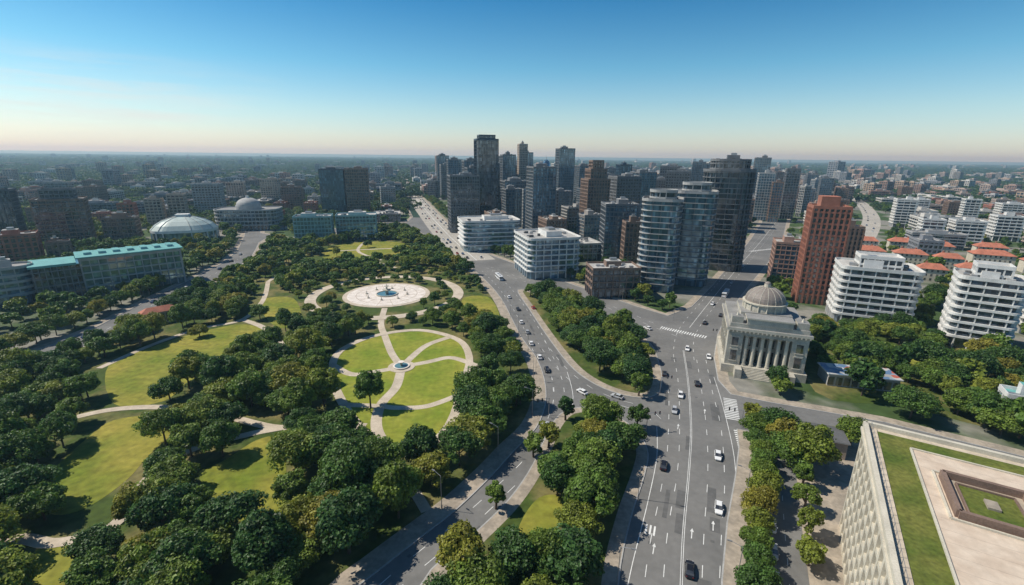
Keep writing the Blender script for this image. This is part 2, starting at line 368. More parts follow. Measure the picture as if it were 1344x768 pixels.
zebra((868,430),(928,443));zebra((958,524),(962,552),4.2);zebra((971,566),(984,612),3.4);zebra((848,694),(862,698),3,.4,.9);zebra((985,330),(1028,325));zebra((1006,540),(1016,572),3.4)
for (u,v) in [(858,720),(908,700),(936,690),(890,560),(925,540)]:
    c=P(u,v);d=Vector((.39,.92));nn=Vector((-d.y,d.x))
    pts=[c-d*1.6-nn*.1,c-d*1.6+nn*.1,c+d*.5+nn*.1,c+d*.5-nn*.1];mk.add([(q.x,q.y,Z+.004) for q in pts],[(3,2,1,0)],'paint')
    pts=[c+d*.5-nn*.4,c+d*1.6,c+d*.5+nn*.4];mk.add([(q.x,q.y,Z+.004) for q in pts],[(0,1,2)],'paint')
mk.obj("road_markings")
# asphalt repairs: patched trenches and manhole covers
pk=MB();rg=random.Random(21)
lr_=smooth(PP(lroad),False,8)
for _ in range(34):
    ln,wd=rg.choice([(bigs[:40],9),(lr_,6)]);i=rg.randrange(2,len(ln)-2);d=(ln[i+1]-ln[i]).normalized();nn=Vector((-d.y,d.x));c=ln[i]+nn*rg.uniform(-wd,wd)
    a,b=(rg.uniform(1.5,6),rg.uniform(.5,1.4)) if rg.random()<.6 else (.4,.4)
    pk.add([(q.x,q.y,.004+.0002*_) for q in (c-d*a-nn*b,c+d*a-nn*b,c+d*a+nn*b,c-d*a+nn*b)],[(0,1,2,3)],'patch')
pk.obj("asphalt_patches")
# ---------------- buildings
occ=[]
def inset(poly,k):
    f=lambda t:(0 if abs(t)<1e-6 else (t-math.copysign(min(k,abs(t)),t) if k>=0 else t+math.copysign(-k,t)))
    return [(f(x),f(y)) for x,y in poly]
def prect(w,d): return [(-w/2,-d/2),(w/2,-d/2),(w/2,d/2),(-w/2,d/2)]
def pround(w,d,r,n=5):
    r=min(r,w/2-.1,d/2-.1);o=[]
    for cx,cy,a0 in ((w/2-r,-d/2+r,-90),(w/2-r,d/2-r,0),(-w/2+r,d/2-r,90),(-w/2+r,-d/2+r,180)):
        for i in range(n+1):
            a=math.radians(a0+90*i/n);o.append((cx+r*math.cos(a),cy+r*math.sin(a)))
    return o
def tower(mb,poly,h,wall='conc',glass='gd',roof='roof',fh=3.5,st=.9,out=.25,psp=4,pw=.5,pout=.15,base=5,z0=0,pent=True,rng=None,fin=None,gin=.4):
    rng=rng or random
    mb.prism(inset(poly,gin),z0,z0+h-.3,glass)
    z=z0+base
    while z<z0+h-st-.8:
        mb.prism(inset(poly,-out),z,z+st,wall);z+=fh
    n=len(poly)
    if psp:
        for i in range(n):
            a=Vector(poly[i]);b=Vector(poly[(i+1)%n]);L=(b-a).length
            if L<psp*.6: continue
            d=(b-a)/L;nn=Vector((d.y,-d.x));k=max(1,round(L/psp))
            for j in range(k+1):
                c=a+d*(L*j/k)
                if j==k and L>psp and n<=6: continue
                q=[c-d*pw/2-nn*(gin+.1),c-d*pw/2+nn*pout,c+d*pw/2+nn*pout,c+d*pw/2-nn*(gin+.1)]
                mb.prism(list(reversed(q)),z0+.01,z0+h-.4,fin or wall)
    top=z0+h
    mb.prism(inset(poly,-out-.07),top-.5,top,wall,roof)
    for i in range(n):
        a=inset(poly,-out+.1)[i];b=inset(poly,-out+.1)[(i+1)%n];mb.bar(a,b,.3,top-.05,top+1.1,wall)
    if pent:
        xs=[p[0] for p in poly];ys=[p[1] for p in poly];w=max(xs)*2;d=max(ys)*2
        pw2,pd=w*rng.uniform(.25,.45),d*rng.uniform(.3,.5);ox,oy=w*rng.uniform(-.15,.15),d*rng.uniform(-.12,.12);ph=rng.uniform(2.8,4.5)
        mb.box(ox-pw2/2,ox+pw2/2,oy-pd/2,oy+pd/2,top+.02,top+ph,wall,roof)
        mb.box(ox-pw2/5,ox+pw2/4,oy-pd/5,oy+pd/5,top+ph+.01,top+ph+1.5,'metal')
        for _ in range(int(min(16,w*d/45))+2):
            x=rng.uniform(-.4,.4)*w;y=rng.uniform(-.4,.4)*d
            if abs(x-ox)<pw2/2+1.5 and abs(y-oy)<pd/2+1.5: continue
            s=rng.uniform(.7,1.6);mb.box(x-s,x+s,y-s*.7,y+s*.7,top+.015,top+rng.uniform(.8,1.8),rng.choice(['metal','conc','roofd']))
def place(uL,uR,vb,vt,rot=14.7,k=.8):
    r=math.radians(rot);p=P((uL+uR)/2,vb);dz=p.y*math.cos(PITCH)+H*math.sin(PITCH)
    tot=(uR-uL)/F*dz;m=p.x/p.y
    W=tot/(abs(math.cos(r)-m*math.sin(r))+k*abs(math.sin(r)+m*math.cos(r)));Dp=W*k
    e=(W*abs(math.sin(r))+Dp*abs(math.cos(r)))/2;c=p*(1+e/p.y)
    d=RM@Vector((((uL+uR)/2-672)/F,(384-vt)/F,-1));h=H+d.z/d.y*c.y
    occ.append((c.x,c.y,W/2,Dp/2,r));return c,W,Dp,max(h,4),r
def occupied(p,mar=3):
    for x,y,a,b,r in occ:
        dx=p[0]-x;dy=p[1]-y
        if abs(dx)+abs(dy)>a+b+mar*2+40: continue
        c,s=math.cos(r),math.sin(r)
        if abs(dx*c+dy*s)<a+mar and abs(-dx*s+dy*c)<b+mar: return True
    return False
def B(name,uL,uR,vb,vt,rot=14.7,k=.8,rd=0,extra=None,**st):
    c,W,Dp,h,r=place(uL,uR,vb,vt,rot,k);mb=MB();poly=pround(W,Dp,rd) if rd else prect(W,Dp)
    tower(mb,poly,h,rng=random.Random(int(uL*7+vb)),**st)
    if extra: extra(mb,W,Dp,h)
    return mb.obj(name,(c.x,c.y,.15),r)
RES=dict(wall='white',glass='gd',fh=3.3,st=1.0,out=1.1,psp=5.5,pw=.35,pout=.9,gin=.6)
def crown2(mat_,g='gd',f=.65,hh=8):
    def e(mb,W,Dp,h): tower(mb,prect(W*f,Dp*f),hh,wall=mat_,glass=g,z0=h,base=1.2,pent=False,psp=3,fh=3)
    return e
def spire(hh=14):
    def e(mb,W,Dp,h): mb.cyl(0,0,.9,h,h+hh,'metal',8,r2=.15)
    return e
# left
B("office_tower",-14,42,318,250,30,.8,wall='navy',glass='gd',fh=3.6,st=.5,out=.1,psp=3)
B("office_tower",56,134,328,262,35,.7,wall='brown',glass='gd',fh=3.5,st=.8,out=.5,psp=5,extra=crown2('concd'))
B("office_building",140,192,322,286,25,.7,wall='brown',glass='gw',psp=3.5)
B("brick_apartment_building",-5,66,352,308,40,.7,wall='brick',glass='gw',psp=3.5,pw=1.2)
B("brick_apartment_building",66,100,345,318,40,.7,wall='brown',glass='gw',psp=3.5,pw=1.2)
B("curved_office_building",-30,64,410,352,48,.6,rd=12,wall='conc',glass='gb',fh=3.4,st=1.3,out=.4,psp=5)
for (a,b,vb,vt,wl) in [(196,222,300,262,'beige'),(226,252,298,256,'beige'),(258,300,284,242,'conc'),(160,186,300,268,'brick'),(345,372,270,236,'beige'),(372,400,276,246,'brown'),(300,326,268,240,'beige'),(500,520,272,246,'conc'),(40,58,300,274,'brown')]:
    B("apartment_building",a,b,vb,vt,20,.7,wall=wl,glass='gw',fh=3.2,st=1.2,psp=3.5,pw=.9)
# teal building
c,W,Dp,h,r=place(112,256,390,332,44,.42)
mb=MB();tower(mb,prect(W,Dp),h,wall='conc',glass='gg',roof='tealr',fh=4,st=.7,out=.35,psp=4,pw=.45,pout=.5,pent=False)
mb.box(-W/2-1.6,W/2+1.6,-Dp/2-1.6,Dp/2+1.6,h+1.15,h+1.9,'tealr')
for i in range(7): x=-W*.42+i*W*.14;mb.box(x-1.5,x+1.5,-Dp*.2,Dp*.25,h+1.91,h+3.2,'tealp','tealr')
tw=W*.42
poly=[(x-W/2-tw/2-.5,y+2) for x,y in prect(tw,Dp*1.1)]
mb.prism(poly,0,h-2,'gd')
for z in range(4,int(h)-3,4): mb.prism([(-W/2-tw-.8,-Dp*.55+1.7),(-W/2-.5,-Dp*.55+1.7),(-W/2-.5,Dp*.55+2.3),(-W/2-tw-.8,Dp*.55+2.3)],z,z+.7,'concd')
mb.prism([(-W/2-tw-1.5,-Dp*.55+1),(-W/2-1.75,-Dp*.55+1),(-W/2-1.75,Dp*.55+3),(-W/2-tw-1.5,Dp*.55+3)],h-2,h-.8,'tealr')
for i in range(9): x=-W/2-tw+i*tw/8;mb.box(x-.25,x+.25,-Dp*.55+1.4,-Dp*.55+2.2,0,h-2.01,'concd')
mb.obj("teal_roof_library_building",(c.x,c.y,.15),r);occ.append((c.x-W*.7*math.cos(r),c.y-W*.7*math.sin(r),tw/2+2,Dp*.6,r))
# arena
c,W,Dp,h,r=place(192,302,322,284,20,.75)
mb=MB();pl=pround(W,Dp,Dp*.42,8);mb.prism(inset(pl,1.5),0,h*.42,'gg')
for x,y in pl[::2]: mb.cyl(x*.98,y*.98,.5,0,h*.42,'white',8)
mb.prism(pl,h*.40,h*.5,'white')
n=len(pl);rings=[(1.0,.5),(.86,.68),(.66,.83),(.42,.94),(.2,1.0)];v=[]
for f,z in rings: v+=[(x*f,y*f,h*z) for x,y in pl]
fs=[(j*n+i,j*n+(i+1)%n,(j+1)*n+(i+1)%n,(j+1)*n+i) for j in range(4) for i in range(n)]+[tuple(range(4*n,5*n))]
mb.add(v,fs,'arena')
for i in range(0,n,3):
    for j in range(4):
        a=Vector(v[j*n+i])+Vector((0,0,.1));b=Vector(v[(j+1)*n+i])+Vector((0,0,.1));mb.seg(a,b,.3,.3,'conc',6)
mb.box(-W*.1,W*.1,-Dp*.1,Dp*.1,h,h+2,'white')
mb.obj("sports_arena",(c.x,c.y,.15),r)
# domed hall
c,W,Dp,h,r=place(280,382,304,268,10,.6)
mb=MB();tower(mb,pround(W,Dp,12),h*.8,wall='conc',glass='gd',fh=4,st=1.2,out=.5,psp=4,pent=False)
mb.cyl(0,0,W*.2,h*.8,h*.95,'conc',28);mb.dome(0,0,W*.19,W*.19,h*.95,W*.13,'conc');mb.cyl(0,0,1.5,h*.95+W*.125,h*.95+W*.16,'white',12)
mb.obj("domed_exhibition_hall",(c.x,c.y,.15),r)
B("glass_office_tower",424,458,284,223,14.7,.8,wall='navy',glass='gb',fh=3.6,st=.5,out=.1,psp=3)
B("office_tower",457,488,284,222,14.7,.8,wall='brown',glass='gw',fh=3.6,st=1.0,out=.2,psp=3)
B("glass_office_building",388,442,320,284,14.7,.6,wall='tealp',glass='gg',fh=3.6,st=.8,out=.2,psp=3)
B("glass_office_building",443,498,316,282,14.7,.6,wall='tealp',glass='gb',fh=3.6,st=.8,out=.2,psp=3)
# pavilion
c,W,Dp,h,r=place(186,240,430,408,46,.4)
mb=MB();mb.box(-W/2,W/2,-Dp/2,Dp/2,0,h,'beige')
for i in range(8): x=-W*.44+i*W*.88/7;mb.box(x-.7,x+.7,-Dp/2-.06,-Dp/2+.1,1,h-.9,'gw')
mb.hip(W,Dp,h,2.2,'roofr');mb.obj("park_pavilion",(c.x,c.y,.15),r)
# centre
B("glass_skyscraper",622,655,303,184,14.7,.8,rd=3,wall='navy',glass='gd',fh=3.7,st=.35,out=.08,psp=2.6,pw=.18,extra=crown2('navy','gd',.7,4))
B("grid_office_tower",588,630,306,231,14.7,.8,wall='concd',glass='gd',fh=3.5,st=.8,out=.3,psp=2.6,pw=.5,pout=.35)
B("office_tower",656,676,280,204,14.7,.9,wall='concd',glass='gb',psp=3,st=.6)
B("slender_tower",678,691,272,190,14.7,.9,wall='beige',glass='gw',psp=2.5,pw=.9,extra=spire(6))
def pointed(mb,W,Dp,h): mb.dome(0,0,W*.48,Dp*.48,h,14,'gb',20,6);mb.cyl(0,0,.4,h+13.5,h+20,'metal',6,r2=.1)
B("pointed_glass_tower",707,723,276,222,14.7,.95,rd=4,wall='navy',glass='gb',st=.5,out=.08,psp=3,pent=False,extra=pointed)
B("office_tower",726,751,282,196,14.7,.7,wall='concd',glass='gb',psp=3,st=.6,pw=.35)
B("office_tower",655,702,288,238,14.7,.7,wall='concd',glass='gb',psp=3,st=.6,pw=.35)
B("grid_office_tower",684,732,304,250,14.7,.7,wall='conc',glass='gd',psp=2.8,pw=.7,pout=.35)
def step1(mb,W,Dp,h):
    tower(mb,prect(W*.74,Dp*.74),10,wall='brown',glass='gw',z0=h,base=1,pent=False,psp=3);tower(mb,prect(W*.5,Dp*.5),8,wall='brown',glass='gw',z0=h+10,base=1,pent=False,psp=3)
B("stepped_tower",758,796,312,236,14.7,.85,wall='brown',glass='gw',psp=3,pw=.9,extra=step1,pent=False)
B("office_tower",803,824,290,217,14.7,.8,wall='navy',glass='gb',psp=3)
B("office_tower",735,776,300,272,14.7,.8,wall='conc',glass='gd')
B("office_tower",783,832,345,268,0,.85,wall='concd',glass='gb',fh=3.4,st=.7,out=.3,psp=3,pw=.4)
B("apartment_tower",812,842,352,292,0,.9,wall='brown',glass='gw',psp=3,pw=.9)
B("terraced_office_building",598,684,332,288,14.7,.7,rd=6,wall='white',glass='gb',fh=3.6,st=.8,out=.8,psp=0,gin=1.0)
B("banded_office_building",668,762,368,308,14.7,1.1,rd=5,wall='white',glass='gb',fh=3.6,st=.7,out=.7,psp=5,pout=.2,gin=.6)
B("podium_building",765,838,392,350,5,.6,wall='brown',glass='gd',psp=4,fh=4)
B("podium_building",700,790,345,318,14.7,.6,wall='conc',glass='gd',psp=4,fh=4)
def cr(mb,W,Dp,h):
    tower(mb,pround(W*.7,Dp*.7,6),5,wall='conc',glass='gd',z0=h,base=1,pent=False,psp=4)
CG=dict(wall='conc',glass='gb',fh=3.4,st=.38,out=.8,psp=6,pw=.3,pout=.4,gin=.5,fin='concd')
B("curved_glass_apartment_tower",832,884,386,262,-20,.95,rd=6,extra=cr,**CG)
B("curved_glass_apartment_tower",872,926,378,252,-20,.95,rd=6,extra=cr,**CG)
def cr3(mb,W,Dp,h):
    tower(mb,pround(W*.78,Dp*.78,8),7,wall='concd',glass='gd',z0=h,base=1,pent=True,psp=4)
B("rounded_dark_glass_tower",904,974,358,224,-20,.8,rd=11,wall='concd',glass='gd',fh=3.6,st=.45,out=.7,psp=5,pw=.35,pout=.35,extra=cr3)
# right
def brk(mb,W,Dp,h):
    mb.box(-W*.3,W*.2,-Dp*.3,Dp*.3,h,h+6,'brick','roofr');mb.box(-W*.05,W*.3,-Dp*.2,Dp*.25,h,h+3.5,'brown','roofd')
B("brick_residential_tower",1034,1092,402,272,-20,.8,wall='brick',glass='gw',fh=3.1,st=1.0,out=.15,psp=2.6,pw=.9,pout=.3,extra=brk,pent=False)
B("brown_residential_tower",1082,1118,378,298,-20,.8,wall='brown',glass='gw',fh=3.1,st=1.1,out=.15,psp=2.6,pw=1.1,pout=.3)
B("white_terraced_apartment_building",1070,1192,436,350,-25,.7,rd=3,extra=crown2('white','gd',.55,5),**RES)
B("white_terraced_apartment_building",1216,1320,468,364,-35,.8,rd=3,extra=crown2('white','gd',.55,5),**RES)
B("white_terraced_apartment_building",1310,1420,452,352,-35,.8,rd=3,**RES)
for (a,b,vb,vt) in [(985,1008,290,228),(1020,1040,288,222),(1005,1020,292,240),(1043,1058,285,245),(962,985,300,262),(865,880,270,225),(880,896,275,232),(835,852,262,228),(945,965,262,226),(985,996,262,212),(1060,1072,262,236),(1082,1094,258,240),(600,612,262,226),(562,576,262,238),(1012,1024,258,226)]:
    B("office_tower",a,b,vb,vt,random.choice([14.7,-20]),.8,wall=random.choice(['white','concd','conc','brown']),glass=random.choice(['gb','gd']),psp=3,st=.7,extra=random.choice([None,spire(9),None]))
for (a,b,vb,vt) in [(1165,1195,300,262),(1198,1232,322,288),(1236,1285,325,290),(1290,1335,318,284),(1340,1380,310,275),(1255,1280,292,262),(1300,1344,290,268),(1190,1215,285,262)]:
    B("white_apartment_building",a,b,vb,vt,-25,.8,**RES)
# red roofed terraces
for (a,b,vb,vt) in [(1110,1160,345,330),(1165,1215,350,336),(1218,1262,356,342),(1130,1180,370,354),(1195,1240,372,356),(1262,1330,352,338),(1330,1390,362,346),(1160,1200,332,322),(1205,1250,338,328),(1245,1300,372,356),(1120,1150,330,318),(1270,1320,340,328)]:
    c,W,Dp,h,r=place(a,b,vb,vt,-25,.45);mb=MB();h=9
    mb.box(-W/2,W/2,-Dp/2,Dp/2,0,h,'cream')
    for fl in range(3):
        for i in range(int(W/3)): x=-W/2+1.5+i*3;mb.box(x-.6,x+.6,-Dp/2-.06,-Dp/2+.1,1+fl*3,2.6+fl*3,'gw')
    mb.hip(W,Dp,h,3.5,'roofr',.7)
    for i in range(int(W/9)): x=-W/2+5+i*9;mb.box(x-.5,x+.5,1.5,2.5,h+1,h+4.4,'brick')
    mb.obj("red_roof_terrace_house",(c.x,c.y,.15),r)
# mural pavilion
mm,N,L,b=newmat("mural_roof_paint");tc=N.new("ShaderNodeTexCoord");vo=N.new("ShaderNodeTexVoronoi");vo.inputs["Scale"].default_value=.45
L.new(tc.outputs["Object"],vo.inputs["Vector"]);sx=N.new("ShaderNodeSeparateColor");L.new(vo.outputs["Color"],sx.inputs[0])
rr_=ramp(N,[(0,(.12,.2,.32)),(.25,(.5,.48,.45)),(.5,(.25,.32,.38)),(.72,(.45,.12,.08)),(.86,(.35,.33,.3)),(1,(.1,.25,.3))],'CONSTANT');L.new(sx.outputs[0],rr_.inputs[0]);L.new(rr_.outputs[0],b.inputs["Base Color"]);M['mural']=mm
c,W,Dp,h,r=place(1063,1178,515,482,-12,.4)
mb=MB();mb.box(-W/2,W/2,-Dp/2,Dp/2,0,4.6,'conc','roof');mb.box(-W/2-.6,W/2+.6,-Dp/2-.6,Dp/2+.6,4.6,5,'white','mural')
for i in range(9): x=-W*.46+i*W*.92/8;mb.box(x-1,x+1,-Dp/2-.08,-Dp/2+.1,.5,3.6,'gw')
mb.obj("mural_roof_pavilion",(c.x,c.y,.15),r);mural_c=Vector((c.x,c.y))
c,W,Dp,h,r=place(1290,1370,566,528,-30,.7);B_=MB();tower(B_,prect(W,Dp),9,wall='white',glass='gg',roof='tealr',fh=3.5,psp=3,rng=random.Random(3));B_.obj("small_office_building",(c.x,c.y,.15),r)
# neoclassical bank
cb=P(1001,500);rb=math.radians(-20);bd=Vector((-math.sin(rb),math.cos(rb)));W=27.;Dp=31.;cc=cb+bd*(Dp/2+4)
occ.append((cc.x,cc.y,W/2+2,Dp/2+5,rb))
mb=MB();hw_=W/2
mb.box(-hw_-1,hw_+1,-Dp/2-1,Dp/2+1,0,3.2,'stone')
for i in range(8): mb.box(-7.5-.01*i,7.5+.01*i,-Dp/2-5.2+i*.5,-Dp/2-.9,0,.4*(i+1),'stone')
for sx_ in (-1,1): mb.box(min(sx_*7.7,sx_*10),max(sx_*7.7,sx_*10),-Dp/2-5.5,-Dp/2-.95,0,3.6,'stone')
mb.box(-hw_+.6,hw_-.6,-Dp/2+4,Dp/2,3.2,17.2,'stone')
for sx_ in (-1,1):
    x0,x1=sorted((sx_*8.2,sx_*hw_));mb.box(x0,x1,-Dp/2,-Dp/2+5,3.2,17.2,'stone')
    xm=(x0+x1)/2
    for z,hh in ((5,4.2),(11,3.4)):
        mb.box(xm-1.1,xm+1.1,-Dp/2-.08,-Dp/2+.2,z,z+hh,'gw');mb.box(xm-1.5,xm+1.5,-Dp/2-.3,-Dp/2+.1,z+hh+.05,z+hh+.6,'stone');mb.box(xm-1.4,xm+1.4,-Dp/2-.25,-Dp/2+.1,z-.45,z-.05,'stone')
for i in range(6):
    x=-6.8+i*2.72;mb.cyl(x,-Dp/2+.8,.95,3.2,3.8,'stone',12);mb.cyl(x,-Dp/2+.8,.72,3.8,14.6,'cream',14,r2=.6);mb.cyl(x,-Dp/2+.8,.65,14.6,15.4,'stone',12,r2=1.0)
for i in range(5):
    x=-5.44+i*2.72;mb.box(x-.75,x+.75,-Dp/2+3.9,-Dp/2+4.1,3.5,8.5,'gw');mb.box(x-.65,x+.65,-Dp/2+3.9,-Dp/2+4.1,10,13.5,'gw')
mb.box(-8.3,8.3,-Dp/2-.1,-Dp/2+4.5,15.4,17.3,'stone')
mb.box(-hw_-.8,hw_+.8,-Dp/2-.8,Dp/2+.6,17.3,18.3,'cream','roof')
mb.box(-hw_+.2,hw_-.2,-Dp/2+.4,Dp/2-.4,18.3,19.8,'stone','roof')
mb.box(-7.6,7.6,-Dp/2+.1,-Dp/2+6,19.8,22.0,'stone','roof')
mb.box(-8,8,-Dp/2-.2,-Dp/2+6.3,22,22.5,'cream','roof')
for sx_ in (-1,1):
    mb.box(sx_*10.9-2,sx_*10.9+2,-Dp/2+1,-Dp/2+5,19.8,22.3,'stone','roof');mb.cyl(sx_*10.9,-Dp/2+3,.5,22.3,23.6,'cream',10,r2=.1)
for i in range(20): x=-hw_+i*(W/19);mb.box(x-.22,x+.22,-Dp/2-.85,-Dp/2-.5,16.7,17.28,'cream')
for s in (-1,1):
    for i in range(7):
        y=-Dp/2+7+i*3.6
        for z,hh in ((5,4.2),(11,3.4)):
            xx=s*(hw_-.6);mb.box(xx-.1,xx+.1,y-1,y+1,z,z+hh,'gw');mb.box(min(xx,xx+s*.35),max(xx,xx+s*.35),y-1.35,y+1.35,z+hh+.05,z+hh+.5,'stone')
        mb.box(min(s*(hw_-.6),s*(hw_-.1)),max(s*(hw_-.6),s*(hw_-.1)),y+1.5,y+2.1,3.25,17.2,'stone')
mb.box(-9,9,-5,12,19.8,21.6,'stone','roof');mb.cyl(0,3,7.6,21.6,24.4,'stone',32)
for i in range(16):
    a=2*math.pi*i/16;mb.cyl(7.7*math.cos(a),3+7.7*math.sin(a),.3,21.6,24.3,'cream',8)
mb.cyl(0,3,8.2,24.4,24.9,'cream',32);mb.dome(0,3,7.4,7.4,24.9,5.8,'domem',32,9)
for i in range(16):
    a=2*math.pi*i/16
    for j in range(6):
        f1,f2=j/7*math.pi/2,(j+1)/7*math.pi/2
        mb.seg((7.4*math.cos(f1)*math.cos(a),3+7.4*math.cos(f1)*math.sin(a),24.9+5.8*math.sin(f1)),(7.4*math.cos(f2)*math.cos(a),3+7.4*math.cos(f2)*math.sin(a),24.9+5.8*math.sin(f2)),.12,.12,'stone',5)
mb.cyl(0,3,1.2,30.4,31.8,'cream',12);mb.dome(0,3,1.2,1.2,31.8,1.0,'domem',12,4)
mb.obj("neoclassical_bank_building",(cc.x,cc.y,.15),rb)
# rooftop garden hotel (front right)
A=P(1135,558,26);uu=Vector((-.52,-.854)).normalized();vv=Vector((-uu.y,uu.x))
if vv.x<0: vv=-vv
Lh,Wh=60.,52.;hc=A+uu*Lh/2+vv*Wh/2
rh=math.atan2(uu.y,uu.x)
occ.append((hc.x,hc.y,Lh/2+1,Wh/2+1,rh))
ly=Vector((-uu.y,uu.x));sgn=1 if ly.dot(vv)>0 else -1
mb=MB();X=Lh/2;Y=Wh/2
tw=prect(Lh,Wh)
mb.prism(inset(tw,1.3),0,24.6,'gw')
for i in range(8):
    z=.6+i*3.2 if i else 0
    mb.prism(inset(tw,0),z,z+(.85 if i else .9),'cream')
k=19
for s in (-1,1):
    for i in range(k+1):
        x=-X+.35+i*(Lh-.7)/k;mb.box(x-.38,x+.38,s*(Y-.7)-.8,s*(Y-.7)+.9,.02,24.55,'cream')
    k2=15
    for i in range(1,k2):
        y=-Y+i*Wh/k2;mb.box(s*(X-.7)-.8,s*(X-.7)+.9,y-.4,y+.4,.02,24.5,'cream')
mb.prism(inset(tw,-.5),24.6,25.2,'cream');mb.prism(inset(tw,-.1),25.2,25.9,'conc','path')
for a,b in (((-X,-Y),(X,-Y)),((X,-Y),(X,Y)),((X,Y),(-X,Y)),((-X,Y),(-X,-Y))): mb.bar(a,b,.8,25.88,26.8,'cream')
i1=inset(tw,1.9);mb.prism(i1,25.9,26.05,'conc','lawn3')
i2=inset(tw,6.6);mb.prism(i2,26.05,26.35,'cream','terrace')
for a in range(4): mb.bar(i2[a],i2[(a+1)%4],.3,26.3,26.65,'cream')
cxs=-X+20;cw,cd=11.5,10.5;cy0=-11.0*sgn
# paving joints
for i in range(1,16):
    x=i2[0][0]+i*(i2[1][0]-i2[0][0])/16;mb.box(x-.03,x+.03,i2[0][1]+.4,i2[2][1]-.4,26.35,26.356,'beige')
mb.box(cxs-cw/2,cxs+cw/2,cy0-cd/2,cy0+cd/2,26.36,26.42,'side','side')
mb.box(cxs-cw/2+1.6,cxs+cw/2-1.6,cy0-cd/2+1.6,cy0+cd/2-1.6,26.42,26.6,'brown','lawn3')
for a,b in (((-1,-1),(1,-1)),((1,-1),(1,1)),((1,1),(-1,1)),((-1,1),(-1,-1))):
    mb.bar((cxs+a[0]*cw/2,cy0+a[1]*cd/2),(cxs+b[0]*cw/2,cy0+b[1]*cd/2),.7,26.35,27.7,'brown')
    mb.bar((cxs+a[0]*(cw/2+1.0),cy0+a[1]*(cd/2+1.0)),(cxs+b[0]*(cw/2+1.0),cy0+b[1]*(cd/2+1.0)),.3,26.34,26.7,'cream')
    mb.bar((cxs+a[0]*(cw/2-1.6),cy0+a[1]*(cd/2-1.6)),(cxs+b[0]*(cw/2-1.6),cy0+b[1]*(cd/2-1.6)),.25,26.43,26.9,'brown')
mb.box(cxs-1.2,cxs+1.2,cy0-.8,cy0+.8,26.61,27.0,'side')
rg=random.Random(5)
for i in range(6):
    x=-X+9+rg.uniform(0,45);y=sgn*(2+rg.uniform(0,15));mb.box(x-1.2,x+1.2,y-.8,y+.8,26.36,27.5,'metal')
# thin roof rail
for i in range(31):
    x=-X+.9+i*(Lh-1.8)/30
    for s in (-1,1): mb.box(x-.03,x+.03,s*(Y-.9)-.03,s*(Y-.9)+.03,26.0,27.3,'metal')
for s in (-1,1): mb.bar((-X+.9,s*(Y-.9)),(X-.9,s*(Y-.9)),.05,27.3,27.36,'metal')
mb.obj("roof_garden_hotel_building",(hc.x,hc.y,.15),rh)
c=P(1060,600)
mb=MB();mb.box(-5,5,-4,4,0,5,'beige','roofd');mb.box(-5.4,5.4,-4.4,4.4,5,5.4,'conc','roofd');mb.box(-3,3,-4.1,-3.9,.5,3,'gw');mb.obj("kiosk_building",(c.x+6,c.y+4,.15),math.radians(-20));occ.append((c.x+6,c.y+4,5,4,0))
# ---------------- filler city
protos=[];rg=random.Random(11)
specs=[(22,16,14),(30,15,20),(18,18,30),(26,14,11),(40,16,17),(20,20,45),(24,18,24),(34,30,9),(16,14,38),(28,22,60),(50,20,13),(22,22,75)]
for i,(w,d,h) in enumerate(specs):
    mb=MB();tower(mb,prect(w,d),h,wall=['wallr','wallr','wallr','brick','wallr','concd','brown','wallr','wallr','concd','wallr','concd'][i],glass=['gw','gd','gb','gw','gd','gb'][i%6],fh=3.3,st=[1.2,.8,.7][i%3],out=[.15,.8,.2][i%3],psp=[3,6,3.2][i%3],pw=[.9,.3,.45][i%3],rng=rg)
    protos.append((mb.mesh("city_building_%d"%i),w,d,h))
roads=[(bigs,17),(avenue,22),(hw,18),(hw2,14)]
blocks=[west,north,ne,east]
ca,sa=math.cos(math.radians(14.7)),math.sin(math.radians(14.7))
cnt=0
for gi in range(-42,60):
    for gj in range(6,36):
        x0,y0=gi*36+random.uniform(-5,5),gj*36+random.uniform(-5,5);x=x0*ca-y0*sa;y=x0*sa+y0*ca
        if y<300 or y>1150 or abs(x)>y*1.25+60: continue
        if not any(inpoly((x,y),b) for b in blocks) and y<900: continue
        if inpoly((x,y),park): continue
        u=672+F*x/(y*.96+22)
        if u<410 and y<470: continue
        dn=.8
        if u<400: dn=.30
        if 1100<u: dn=.42
        if 400<=u<560: dn=.35
        if random.random()>dn: continue
        if occupied((x,y),17) or any(dline((x,y),r_)<w_+10 for r_,w_ in roads): continue
        if dline((x,y),park,True)<28: continue
        dt=math.hypot(x-120,y-650)
        if 560<u<1000 and dt<420: ch=random.choice([2,5,5,6,8,9,6,2,11,9])
        elif 560<u<1080: ch=random.choice([0,1,2,6,8,5,4])
        else: ch=random.choice([0,1,3,4,7,10,3,6,0])
        me,w,d,h=protos[ch];r=math.radians(14.7 if u<850 else -22)+random.choice([0,math.pi/2])
        put("city_building",me,(x,y,.1),r,(1,1,random.uniform(.8,1.15)));occ.append((x,y,w/2,d/2,r));cnt+=1
print("city",cnt)
